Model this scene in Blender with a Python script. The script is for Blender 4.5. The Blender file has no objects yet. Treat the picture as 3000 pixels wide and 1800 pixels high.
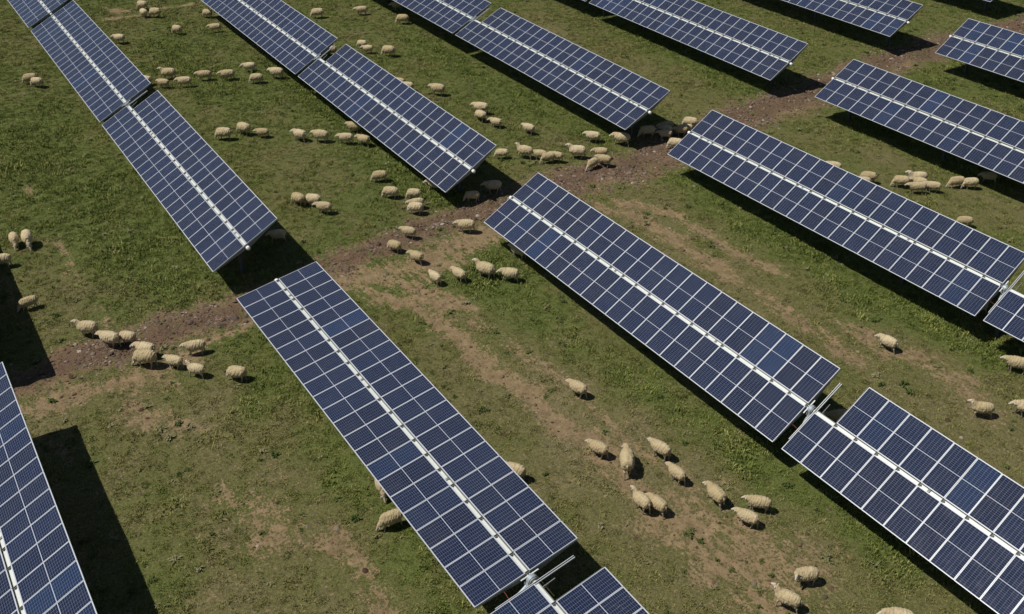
import bpy, bmesh, math, random
import numpy as np
from mathutils import Vector, Matrix, noise
random.seed(7); rng = np.random.default_rng(11)
PI = math.pi
SKYS = .05; SUNE = 4.45
CAM=dict(h=31.0089,rot=(1.112016,0.013827,0.951965),f=3090.270,cx=164.002,cy=-440.882)
SUN=(0.2109,0.5170)
TRACKERS=[(-93.1, -70.15, -0.472, 2.769, -0.01078, 0.4747, 'panel row left of the picture whose dark shadow falls at the far left edge'),
(-43.547, -20.597, -0.749, 2.992, 0.00269, 0.4262, 'panel row cut by the lower left corner with a wide black shadow'),
(-140.645, -117.695, 13.501, 3.282, -0.01078, 0.4747, 'panel row whose last columns show in the top left corner'),
(-94.325, -71.332, 13.501, 2.782, -0.01078, 0.4747, 'leftmost long panel row of the meadow, its end above a shaded sheep'),
(-44.464, -21.498, 13.517, 2.618, -0.00263, 0.1259, 'big flatter panel row running down the lower centre, its drive at the bottom edge'),
(-95.177, -72.247, 27.793, 2.583, -0.013, 0.5117, 'second panel row from the left beyond the track, white smears near its end'),
(-44.891, -21.965, 27.536, 2.599, 0.00227, 0.4828, 'panel row running from the centre to the lower right corner, scratched modules'),
(-95.021, -72.173, 41.461, 2.798, -0.01225, 0.4483, 'panel row at top centre ending above the huddle of shaded sheep'),
(-45.255, -22.379, 41.29, 2.856, 0.01066, 0.5099, 'panel row right of centre reaching the right edge, sheep group behind it'),
(-95.638, -72.688, 55.379, 2.687, -0.00758, 0.4994, 'panel row at top right of centre with sunlit gap in its shadow'),
(-45.808, -22.858, 55.257, 2.701, -0.00015, 0.4773, 'panel row at the upper right just beyond the dirt track, cut by right edge'),
(-96.079, -73.129, 69.295, 2.701, -0.00201, 0.4626, 'short looking panel row cut by the top edge near the right corner'),
(-46.354, -23.404, 69.302, 2.71, 0.00355, 0.4971, 'panel row at the far upper right edge, its first few columns visible'),
(-96.559, -73.609, 83.268, 2.702, -0.00201, 0.4626, 'panel row of which one corner tips in at the top right edge')]
SHEEP=[(-100.82, 22.23, -147, 1.1, 'g', 'plump grazing sheep, topmost of the trio beside the bare patches at top left'),
(-98.62, 21.73, -168, 1.0, 's', 'sheep turned away in the middle of the top left trio'),
(-97.83, 22.54, -145, 1.12, 'g', 'grazing sheep at the right of the trio near the bare patches'),
(-91.87, 22.72, -149, 1.0, 'g', 'sheep grazing beside a brown soil heap in the upper left meadow'),
(-90.38, 25.59, -121, 0.98, 'w', 'sheep striding left just below the dark edge of the second row'),
(-94.77, 26.37, -155, 1.0, 'g', 'sheep half hidden by the top of the second panel row from the left'),
(-92.43, 17.97, -132, 1.0, 'w', 'sheep emerging behind the upper edge of the far left panel row'),
(-81.56, 18.88, -127, 1.12, 'u', 'sheep with raised head at the upper left of the walking line'),
(-79.83, 17.99, -143, 0.94, 'w', 'sheep just right of the corner of the left panel row, lower of the line'),
(-79.05, 19.37, -125, 1.06, 'w', 'second sheep of the lower line right of the left row corner'),
(-81.29, 17.05, -137, 1.0, 'w', 'sheep mostly hidden by the corner of the left panel row'),
(-79.54, 21.06, -125, 1.06, 'w', 'sheep alone in the middle of the upper left walking line'),
(-78.61, 22.58, -117, 1.06, 'w', 'sheep walking right behind the one in the middle of the upper left line'),
(-79.21, 24.58, -118, 0.97, 'w', 'highest sheep at the right end of the upper left walking line'),
(-76.48, 24.16, -127, 1.01, 'g', 'grazing sheep lowest at the right end of the upper left line'),
(-76.36, 25.75, -141, 1.12, 'w', 'sheep nearest the second panel row, at the rear of the upper left line'),
(-87.35, 9.86, -121, 1.05, 'g', 'rear sheep of the grazing pair at the far left under the left row'),
(-86.23, 10.15, -140, 1.0, 'g', 'front sheep of the grazing pair at the far left of the meadow'),
(-67.83, 18.56, -138, 1.12, 'g', 'grazing sheep leading the line between the first and second row'),
(-67.78, 19.97, -152, 1.12, 's', 'second sheep of the trio in the middle of the left meadow'),
(-66.57, 20.85, -133, 0.88, 'w', 'third sheep of the trio in the middle of the left meadow'),
(-64.51, 22.73, -150, 1.05, 'w', 'left sheep of the pair in front of the second panel row'),
(-63.37, 23.79, -144, 1.1, 'w', 'right sheep of the pair in front of the second panel row'),
(-62.01, 25.02, -131, 0.97, 'w', 'sheep heading left just below one emerging from under the second row'),
(-61.17, 25.94, -149, 0.98, 'w', 'sheep at the shaded edge of the second row, lowest of three'),
(-63.39, 26.26, -150, 1.0, 'w', 'sheep coming out from under the second row with its rear in shade'),
(-55.88, 19.04, -156, 1.0, 's', 'leftmost sheep of the trio above the dark shadow end'),
(-55.18, 19.73, -142, 1.02, 'g', 'middle sheep of the trio right of the first row end'),
(-53.89, 19.84, -138, 0.97, 'w', 'right sheep of the trio, facing left, right of the first row end'),
(-88.43, 34.39, -133, 1.12, 'g', 'grazing sheep at top centre, just right of the second row'),
(-78.62, 31.33, -132, 1.0, 'w', 'sheep glimpsed through the gap at the drive of the second row'),
(-86.73, 37.95, -122, 1.03, 'w', 'topmost sheep at the upper centre, walking left'),
(-82.08, 39.78, -137, 1.12, 'g', 'grazing sheep beside the long shadow of the third row at top centre'),
(-85.94, 41.23, -113, 1.0, 'w', 'sheep in the shade of the third row with only its head lit'),
(-78.6, 34.14, -151, 0.88, 'g', 'rear sheep of the close pair just beyond the second row'),
(-77.05, 33.93, -128, 0.88, 'w', 'front sheep of the close pair just beyond the second row'),
(-75.37, 35.01, -143, 1.12, 'g', 'sheep walking alone right of the close pair at upper centre'),
(-65.7, 34.21, -148, 1.12, 'w', 'solitary sheep midway between the second and third panel rows'),
(-60.74, 34.99, -146, 1.11, 'w', 'topmost of three sheep stepping down between second and third row'),
(-59.75, 34.38, -166, 1.0, 's', 'middle of three sheep stepping down between second and third row'),
(-58.15, 34.66, -151, 0.92, 'w', 'lowest of three sheep stepping down between second and third row'),
(-55.89, 35.92, -164, 0.94, 'w', 'solitary sheep between the trio and the pair under the third row end'),
(-52.16, 38.68, -147, 1.0, 'w', 'large sheep walking left below the near end of the third row'),
(-50.66, 39.99, -141, 1.12, 'w', 'sheep with its rear in the shadow of the third row end'),
(-53.81, 32.4, -140, 0.88, 'g', 'grazing sheep right beside the near corner of the second row'),
(-52.88, 33.61, -157, 1.11, 'u', 'sheep with raised head in the middle of the central flock'),
(-52.03, 34.25, -146, 0.88, 'w', 'sheep tucked between the raised head and the grazing one in the central flock'),
(-51.29, 34.41, -116, 0.88, 'g', 'grazing sheep in front of the central flock'),
(-51.14, 34.94, -147, 0.88, 'w', 'sheep half hidden behind the grazing one in the central flock'),
(-50.74, 36.34, -140, 1.12, 'u', 'striding sheep with long legs right of the central flock'),
(-49.88, 37.64, -130, 0.92, 'w', 'sheep highest of three above the dirt track at the centre'),
(-48.93, 37.19, -153, 0.94, 'w', 'middle of three sheep above the dirt track at the centre'),
(-49.04, 36.34, -85, 0.88, 'g', 'sheep facing the camera at the edge of the dirt track'),
(-50.5, 42.11, -125, 1.04, 'g', 'leftmost sheep standing in the shade of the third row end'),
(-50.34, 43.66, -109, 1.01, 'w', 'rearmost shaded sheep near the shadow edge of the third row'),
(-50.07, 43.41, -128, 0.88, 'w', 'shaded sheep behind the front one under the third row end'),
(-49.55, 42.89, -134, 0.88, 'w', 'front shaded sheep in the huddle under the third row end'),
(-49.39, 44.17, -125, 0.88, 'w', 'rightmost fully shaded sheep of the huddle under the third row end'),
(-49.99, 45.55, -156, 1.04, 'g', 'brightly lit sheep just above the shaded huddle'),
(-49.53, 44.75, -121, 0.88, 'w', 'sheep with lit rump behind the shaded huddle'),
(-47.88, 42.39, -146, 1.0, 'g', 'lit sheep poking out from under the corner of the fourth row'),
(-55.54, 24.35, -128, 0.95, 'g', 'grazing sheep alone left of the near end of the second row'),
(-53.18, 23.94, -138, 0.99, 'g', 'sheep with lowered head left of the group below the second row'),
(-52.19, 25.02, -144, 0.88, 'g', 'topmost sheep of the three stacked below the second row'),
(-50.94, 24.52, -114, 0.88, 'w', 'middle sheep of the three stacked below the second row'),
(-50.46, 24.21, -133, 0.92, 's', 'lowest sheep of the three stacked below the second row'),
(-50.1, 29.42, -123, 1.01, 'w', 'upper of two dim sheep in the shadow of the second row end'),
(-49.84, 27.76, -125, 0.88, 'g', 'lower of two dim sheep in the shadow of the second row end'),
(-52.37, 26.61, -136, 1.0, 'w', 'sheep in the shade under the near edge of the second row'),
(-39.38, 48.38, -158, 0.88, 'w', 'lone sheep just behind the upper edge of the fourth row'),
(-37.0, 48.82, -151, 0.97, 'g', 'sheep behind the fourth row, left of the group of five'),
(-36.73, 47.89, -130, 1.0, 'w', 'small sheep mostly hidden behind the fourth row edge'),
(-35.4, 50.0, -141, 0.96, 'g', 'leftmost sheep of the tight group of five in the right meadow'),
(-34.99, 51.0, -129, 1.12, 'u', 'rearmost sheep of the tight group of five, head up'),
(-34.67, 50.83, -149, 0.88, 'w', 'middle sheep squeezed inside the tight group of five'),
(-34.28, 50.09, -137, 0.98, 'w', 'front sheep of the tight group of five'),
(-33.81, 50.99, -148, 0.88, 'w', 'rightmost sheep of the tight group of five'),
(-33.35, 52.69, -125, 0.95, 'g', 'left sheep of the grazing pair near the fifth row shadow'),
(-32.73, 53.24, -127, 0.88, 'g', 'right sheep of the grazing pair near the fifth row shadow'),
(-32.59, 54.88, -136, 0.88, 'w', 'dim sheep standing in the shadow of the fifth row'),
(-60.94, 4.01, -9, 0.96, 'g', 'left sheep of the two grazing toward the camera at far left'),
(-60.52, 4.63, -2, 1.12, 'g', 'right sheep of the two grazing toward the camera at far left'),
(-58.9, 2.97, -115, 1.0, 'w', 'sheep cut by the left edge of the picture'),
(-53.55, 3.32, -97, 0.88, 'g', 'sheep with head at the edge of the dark shadow at far left'),
(-49.31, 5.24, -131, 1.06, 'u', 'sheep leading the group crossing the track at left, ears out'),
(-47.71, 5.9, -143, 1.04, 'w', 'second sheep of the group crossing the dirt track at left'),
(-47.44, 6.68, -135, 0.88, 's', 'round sheep behind the second one on the track at left'),
(-45.88, 7.1, -138, 1.02, 'w', 'fourth sheep in the group on the dirt track at left'),
(-45.08, 6.88, -132, 1.12, 'g', 'sheep in front of the fourth one on the track at left, head low'),
(-44.66, 9.12, -117, 0.95, 'w', 'sheep walking above the others at the right of the track group'),
(-44.18, 7.96, -145, 0.88, 'w', 'sheep in the middle of the rear of the track group'),
(-42.87, 8.59, -151, 0.9, 'u', 'sheep with raised head and upright ears trailing the track group'),
(-41.45, 10.03, -134, 0.93, 's', 'round sheep standing apart left of the big central row'),
(-52.41, 16.37, -115, 0.9, 'w', 'dim sheep standing in the shadow under the first row end'),
(-48.25, 22.58, -148, 0.88, 'w', 'sheep on the dirt track nearest the second row shadow, with dark shadow'),
(-46.85, 25.57, -132, 1.01, 'w', 'sheep walking on the rough track beside the third centre row corner'),
(-47.39, 21.24, -150, 0.88, 's', 'round sheep on the stony track, leftmost of the descending line'),
(-45.61, 21.68, -155, 0.88, 'w', 'sheep stepping off the stony track below the round one'),
(-43.15, 21.49, -176, 0.88, 'w', 'small sheep walking away, left of three below the track'),
(-42.59, 22.63, -170, 0.94, 'w', 'sheep in the middle of three below the track'),
(-42.03, 23.93, -155, 1.12, 'u', 'big sheep with raised head below the track'),
(-40.92, 24.8, -135, 0.96, 'w', 'sheep following close behind the big one with raised head'),
(-42.65, 26.45, -163, 1.0, 'w', 'sheep under the panel row with only its front leg lit'),
(-31.07, 22.13, -165, 0.93, 'w', 'solitary sheep walking up the wheel rut at the lower centre'),
(-30.08, 48.98, -141, 0.88, 'g', 'lone grazing sheep behind the fourth row at right'),
(-25.09, 36.19, -166, 0.9, 'w', 'solitary sheep between the rows at lower right centre'),
(-20.38, 39.51, -152, 1.0, 'w', 'sheep with pricked ears cut by the right edge, at the shadow'),
(-19.46, 35.57, -141, 0.92, 'u', 'slim sheep walking left near the right edge'),
(-18.31, 37.12, -139, 1.0, 'w', 'sheep with drooping ears cut by the right edge'),
(-24.29, 42.02, -109, 1.0, 'w', 'dim reddish sheep in the shade below the gap of the fourth row'),
(-22.86, 30.15, -123, 0.88, 'w', 'dim sheep under the gap in the third centre row beside its drive'),
(-27.41, 20.55, -161, 0.88, 'w', 'upper left sheep of the loose herd at the lower centre'),
(-26.01, 20.99, 149, 1.12, 'w', 'sheep seen from behind walking straight away, at the lower centre'),
(-25.82, 22.59, -170, 0.97, 'w', 'topmost sheep of the descending line at lower centre'),
(-24.38, 22.25, -177, 0.88, 'w', 'second sheep of the descending line at lower centre'),
(-24.01, 20.11, -177, 0.9, 'u', 'left sheep of the touching pair, head turned up'),
(-23.55, 20.55, -168, 0.88, 'w', 'right sheep of the touching pair at lower centre'),
(-28.3, 16.89, -151, 1.0, 'w', 'sheep mostly hidden behind the big central row'),
(-30.84, 12.25, -18, 1.0, 'g', 'sheep facing the camera half under the big central row'),
(-29.0, 11.69, -105, 0.92, 'g', 'sheep grazing out from under the big central row'),
(-23.76, 10.26, -144, 1.0, 'w', 'sheep whose head just shows at the bottom edge'),
(-22.57, 22.74, -179, 0.96, 'w', 'third sheep of the descending line toward the lower right'),
(-21.18, 23.72, -144, 0.9, 'w', 'sheep right of the descending line beside the right row'),
(-20.95, 22.88, -159, 0.88, 'w', 'last sheep of the descending line toward the lower right'),
(-17.65, 22.59, -122, 0.88, 't', 'sheep looking at the camera near the lower right'),
(-17.3, 21.27, -163, 0.95, 'u', 'big sheep with spread ears at the bottom right'),
(-14.48, 23.78, -134, 1.0, 'w', 'sheep whose back shows at the bottom edge right of centre'),
(-69.05, 32.71, -149, 0.88, 'w', 'sheep whose back peeks over the second row, upper one'),
(-67.88, 32.85, -146, 0.88, 'w', 'sheep whose back peeks over the second row, lower one')]
MARKS=[('r', 1.5, 1.0, [(-46.31, -1.02), (-47.09, 1.34), (-47.44, 4.53), (-47.46, 8.48), (-47.06, 11.74), (-47.28, 14.97), (-48.26, 18.52), (-48.56, 22.01), (-48.56, 25.85), (-48.36, 29.52)]),
('r', 2.1, 1.15, [(-48.36, 29.52), (-48.47, 32.98), (-48.11, 36.29), (-47.49, 39.56), (-48.16, 43.34), (-48.77, 48.11), (-49.16, 52.16), (-49.04, 57.69), (-49.49, 61.9), (-49.88, 66.78), (-49.66, 73.34), (-48.87, 79.04), (-47.93, 87.4)]),
('t', 0.7, 0.8, [(-44.95, -0.56), (-45.08, 1.84), (-44.5, 3.85), (-44.73, 6.32), (-44.69, 8.25), (-45.27, 10.27), (-45.66, 12.1)]),
('t', 1.3, 1.1, [(-47.13, 15.84), (-46.8, 18.34), (-45.5, 20.44), (-44.84, 22.39), (-45.68, 24.19), (-45.99, 26.86)]),
('t', 0.6, 0.7, [(-47.53, 34.22), (-46.41, 36.64), (-46.8, 38.99), (-47.36, 42.29), (-47.61, 46.25), (-47.84, 52.92), (-47.59, 56.99), (-48.15, 62.25), (-48.76, 67.94)]),
('t', 0.8, 1.05, [(-47.09, 17.26), (-45.74, 19.06), (-43.68, 20.48), (-41.71, 21.15), (-40.37, 21.37)]),
('t', 0.6, 1.0, [(-45.93, 17.45), (-43.36, 18.61), (-41.98, 19.83), (-40.04, 19.97), (-38.34, 20.19), (-36.23, 20.22), (-34.49, 20.18), (-32.9, 20.3), (-31.38, 20.41), (-29.71, 20.59)]),
('t', 0.5, 0.65, [(-29.71, 20.59), (-27.7, 20.89), (-25.24, 20.73), (-23.34, 20.66), (-20.97, 20.7), (-19.06, 21.0), (-17.27, 20.87), (-15.77, 20.73)]),
('t', 0.4, 0.5, [(-40.37, 21.37), (-38.08, 21.71), (-36.18, 21.96), (-34.48, 22.05), (-33.37, 22.48), (-31.2, 22.35), (-29.39, 22.4), (-26.96, 22.1), (-24.51, 22.53)]),
('t', 1.5, 0.62, [(-22.62, 20.9), (-21.39, 21.51), (-19.77, 22.33), (-18.17, 22.22)]),
('t', 0.9, 0.5, [(-23.72, 20.13), (-21.89, 20.47), (-20.06, 20.29), (-18.61, 20.36), (-17.32, 20.32)]),
('t', 0.55, 0.75, [(-44.97, 33.61), (-42.76, 34.42), (-40.09, 34.74), (-37.23, 34.75), (-34.26, 34.47)]),
('t', 0.5, 0.8, [(-44.99, 34.89), (-42.81, 36.05), (-40.47, 36.65), (-37.71, 36.75), (-35.1, 36.51), (-32.82, 36.75)]),
('t', 0.5, 0.6, [(-40.19, 36.37), (-38.05, 36.59), (-35.57, 36.39), (-34.12, 36.66), (-32.62, 36.82)]),
('t', 0.5, 0.6, [(-38.07, 34.52), (-36.18, 34.38), (-34.26, 34.63), (-32.64, 34.79), (-30.51, 34.45), (-29.13, 34.5), (-27.87, 34.62), (-26.09, 34.4), (-25.05, 34.37)]),
('t', 0.7, 0.6, [(-27.9, 36.15), (-26.31, 36.35), (-24.77, 36.01), (-24.04, 36.62), (-22.73, 36.45), (-21.72, 37.13), (-19.61, 36.22)]),
('t', 0.45, 0.6, [(-30.17, 9.55), (-29.47, 9.8), (-28.26, 10.09), (-26.95, 10.02), (-26.09, 10.14), (-25.13, 10.09), (-24.28, 10.13)]),
('t', 0.9, 0.5, [(-34.34, 7.07), (-33.6, 7.94), (-31.53, 8.28), (-31.0, 7.24)]),
('t', 0.7, 0.6, [(-41.91, 5.61), (-40.95, 5.82)]),
('t', 0.8, 0.9, [(-102.9, 19.79), (-101.66, 20.73)]),
('t', 0.5, 1.0, [(-99.94, 19.05), (-99.59, 21.42)]),
('t', 0.5, 1.0, [(-100.49, 24.23), (-99.87, 26.39)]),
('t', 0.5, 0.5, [(-51.41, 6.12), (-49.62, 5.89)]),
('t', 0.4, 0.7, [(-69.11, 6.16), (-66.57, 6.16)]),
('t', 0.3, 0.5, [(-42.17, 2.06), (-40.46, 2.36)]),
('d', 1.2, 0.7, [(-30.44, 11.13), (-28.81, 11.4), (-27.66, 11.81), (-26.64, 11.85)]),
('t', 0.35, 0.5, [(-61.47, 6.07), (-60.69, 6.05), (-58.66, 6.22), (-57.92, 6.2), (-55.33, 6.34)]),
('t', 1.2, 0.35, [(-46.36, 1.26), (-45.96, 2.97), (-45.13, 4.6), (-43.4, 7.28)]),
('t', 0.8, 0.4, [(-42.11, 5.66), (-40.82, 6.21), (-39.72, 7.09)]),
('d', 9, 0.7, [(-40.45, 2.91), (-33.78, 6.04), (-27.12, 9.97)]),
('d', 5, 0.8, [(-33.58, 21.67), (-24.91, 21.98), (-18.17, 22.22)]),
('d', 4, 0.8, [(-43.06, 34.02), (-28.98, 33.4), (-22.28, 34.43), (-17.44, 34.2)]),
('d', 4, 0.6, [(-44.88, 49.85), (-36.22, 52.07), (-28.82, 53.01)]),
('d', 3, 0.5, [(-55.28, 4.23), (-48.92, 8.92), (-49.14, 12.47)]),
('d', 2.5, 0.6, [(-75.7, 47.87), (-62.16, 48.97), (-51.99, 48.68)]),
('l', 3.5, 0.8, [(-79.29, 7.9), (-67.36, 7.86), (-58.98, 9.5), (-50.6, 10.51)]),
('l', 1.6, 1.0, [(-76.77, 26.96), (-62.14, 27.07), (-54.31, 26.14), (-51.11, 26.73)]),
('l', 1.3, 0.9, [(-44.49, 24.3), (-39.38, 24.28), (-35.69, 24.34), (-31.27, 24.8), (-26.37, 25.57), (-20.91, 26.24), (-16.25, 26.8)]),
('l', 1.3, 0.8, [(-77.54, 38.49), (-67.72, 38.79), (-57.55, 38.93), (-51.55, 39.95)]),
('l', 1.3, 0.9, [(-44.48, 40.14), (-36.52, 39.52), (-30.17, 39.3), (-24.13, 39.93), (-21.73, 39.82)]),
('l', 1.2, 0.8, [(-73.93, 55.78), (-58.14, 54.22), (-50.92, 53.92)]),
('l', 1.3, 0.8, [(-40.56, 12.23), (-36.33, 12.06), (-31.54, 11.76), (-27.44, 11.85), (-24.51, 11.97)]),
('l', 1.5, 0.6, [(-35.44, 3.78), (-30.25, 3.08)]),
('l', 1.1, 0.8, [(-45.15, 56.45), (-36.55, 54.56), (-32.07, 54.77)]),
('l', 1.2, 0.9, [(-44.44, 10.81), (-41.14, 11.44), (-38.94, 10.4)]),
('l', 1.8, 0.7, [(-89.7, 21.02), (-75.62, 21.52), (-73.49, 23.0)])]

sc = bpy.context.scene
root = sc.collection
# ------------------------------------------------------------------ helpers
def link(o, parent=None):
    root.objects.link(o)
    if parent is not None: o.parent = parent
    return o
def props(o, label=None, cat=None, group=None, kind=None):
    if label: o['label'] = label
    if cat: o['category'] = cat
    if group: o['group'] = group
    if kind: o['kind'] = kind
    return o
def empty(name, loc, rot=(0, 0, 0)):
    o = bpy.data.objects.new(name, None); o.location = loc; o.rotation_euler = rot
    o.empty_display_size = .3
    return link(o)
class MB:
    """collects boxes, tubes and prisms, builds one mesh"""
    def __init__(s): s.v = []; s.f = []; s.m = []
    def add(s, vs, fs, mat=0):
        b = len(s.v); s.v += [tuple(v) for v in vs]
        s.f += [tuple(b+i for i in f) for f in fs]; s.m += [mat]*len(fs)
    def box(s, x0, x1, y0, y1, z0, z1, mat=0):
        s.add([(x0,y0,z0),(x1,y0,z0),(x1,y1,z0),(x0,y1,z0),(x0,y0,z1),(x1,y0,z1),(x1,y1,z1),(x0,y1,z1)],
              [(0,3,2,1),(4,5,6,7),(0,1,5,4),(1,2,6,5),(2,3,7,6),(3,0,4,7)], mat)
    def tube(s, a, b, r0, r1=None, n=12, mat=0):
        a, b = Vector(a), Vector(b); r1 = r0 if r1 is None else r1
        d = (b-a).normalized(); u = d.orthogonal().normalized(); w = d.cross(u)
        vs = []
        for p, r in ((a, r0), (b, r1)):
            for i in range(n):
                t = 2*PI*i/n; vs.append(p + u*math.cos(t)*r + w*math.sin(t)*r)
        fs = [(i, (i+1) % n, n+(i+1) % n, n+i) for i in range(n)] + [tuple(range(n-1, -1, -1)), tuple(range(n, 2*n))]
        s.add(vs, fs, mat)
    def mesh(s, name, mats):
        me = bpy.data.meshes.new(name); me.from_pydata(s.v, [], s.f)
        for m in mats: me.materials.append(m)
        me.polygons.foreach_set('material_index', s.m); me.update()
        return me
# ------------------------------------------------------------------ materials
def mat(name):
    m = bpy.data.materials.new(name); m.use_nodes = True
    nt = m.node_tree; b = nt.nodes['Principled BSDF']
    return m, nt, b
def N(nt, typ, **kw):
    n = nt.nodes.new(typ)
    for k, v in kw.items():
        if k.startswith('in_'): n.inputs[k[3:].replace('_', ' ')].default_value = v
        else: setattr(n, k, v)
    return n
def noisen(nt, vec, scale, detail=3, rough=.55, dist=0):
    n = nt.nodes.new('ShaderNodeTexNoise'); n.inputs['Scale'].default_value = scale
    n.inputs['Detail'].default_value = detail; n.inputs['Roughness'].default_value = rough
    n.inputs['Distortion'].default_value = dist
    if vec is not None: nt.links.new(vec, n.inputs['Vector'])
    return n.outputs['Fac']
def mth(nt, op, a, b=None, c=None, clamp=False):
    n = nt.nodes.new('ShaderNodeMath'); n.operation = op; n.use_clamp = clamp
    for i, v in enumerate((a, b, c)):
        if v is None: continue
        if isinstance(v, (int, float)): n.inputs[i].default_value = v
        else: nt.links.new(v, n.inputs[i])
    return n.outputs[0]
def maprange(nt, v, a, b, c=0, d=1, smooth=False):
    n = nt.nodes.new('ShaderNodeMapRange')
    if smooth: n.interpolation_type = 'SMOOTHSTEP'
    nt.links.new(v, n.inputs[0])
    for i, x in zip((1, 2, 3, 4), (a, b, c, d)): n.inputs[i].default_value = x
    return n.outputs[0]
def mixc(nt, f, a, b, mode='MIX'):
    n = nt.nodes.new('ShaderNodeMix'); n.data_type = 'RGBA'; n.blend_type = mode
    for i, v in ((0, f), (6, a), (7, b)):
        if isinstance(v, (int, float)): n.inputs[i].default_value = v
        elif isinstance(v, tuple): n.inputs[i].default_value = v if len(v) == 4 else (*v, 1)
        else: nt.links.new(v, n.inputs[i])
    return n.outputs[2]

def simple(name, col, rough=.5, metal=0., var=.06, vscale=6, spec=.5):
    m, nt, b = mat(name)
    tc = N(nt, 'ShaderNodeTexCoord')
    f = noisen(nt, tc.outputs['Object'], vscale, 4)
    c = mixc(nt, f, tuple(x*(1-var*2) for x in col), tuple(min(1, x*(1+var*2)) for x in col))
    nt.links.new(c, b.inputs['Base Color'])
    b.inputs['Roughness'].default_value = rough; b.inputs['Metallic'].default_value = metal
    b.inputs['Specular IOR Level'].default_value = spec
    return m
M_frame = simple('anodised_frame', (.58, .60, .61), .38, .25, .03)
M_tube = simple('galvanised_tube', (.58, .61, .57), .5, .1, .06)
M_tubeside = simple('tube_flank_shade', (.16, .165, .16), .6, .1, .06)  # tube grey darkened to paint the shadowy gap beside the strip
M_rail = simple('galvanised_rail_shaded', (.20, .21, .21), .5, .1, .05)  # rail grey with the shade beneath the modules put into the colour
M_dark = simple('dark_channel', (.03, .03, .032), .6)
M_post = simple('shaded_post', (.11, .12, .13), .6, .1, .1)  # galvanised grey darkened to paint the shade under the panels
M_drive = simple('drive_paint', (.33, .38, .42), .4, .2, .08)
M_back = simple('backsheet', (.55, .56, .56), .6)
M_cap = simple('white_plastic', (.80, .81, .80), .45)
M_red = simple('red_cable', (.22, .05, .03), .7)
M_black = simple('black_plastic', (.02, .02, .022), .5)

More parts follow.
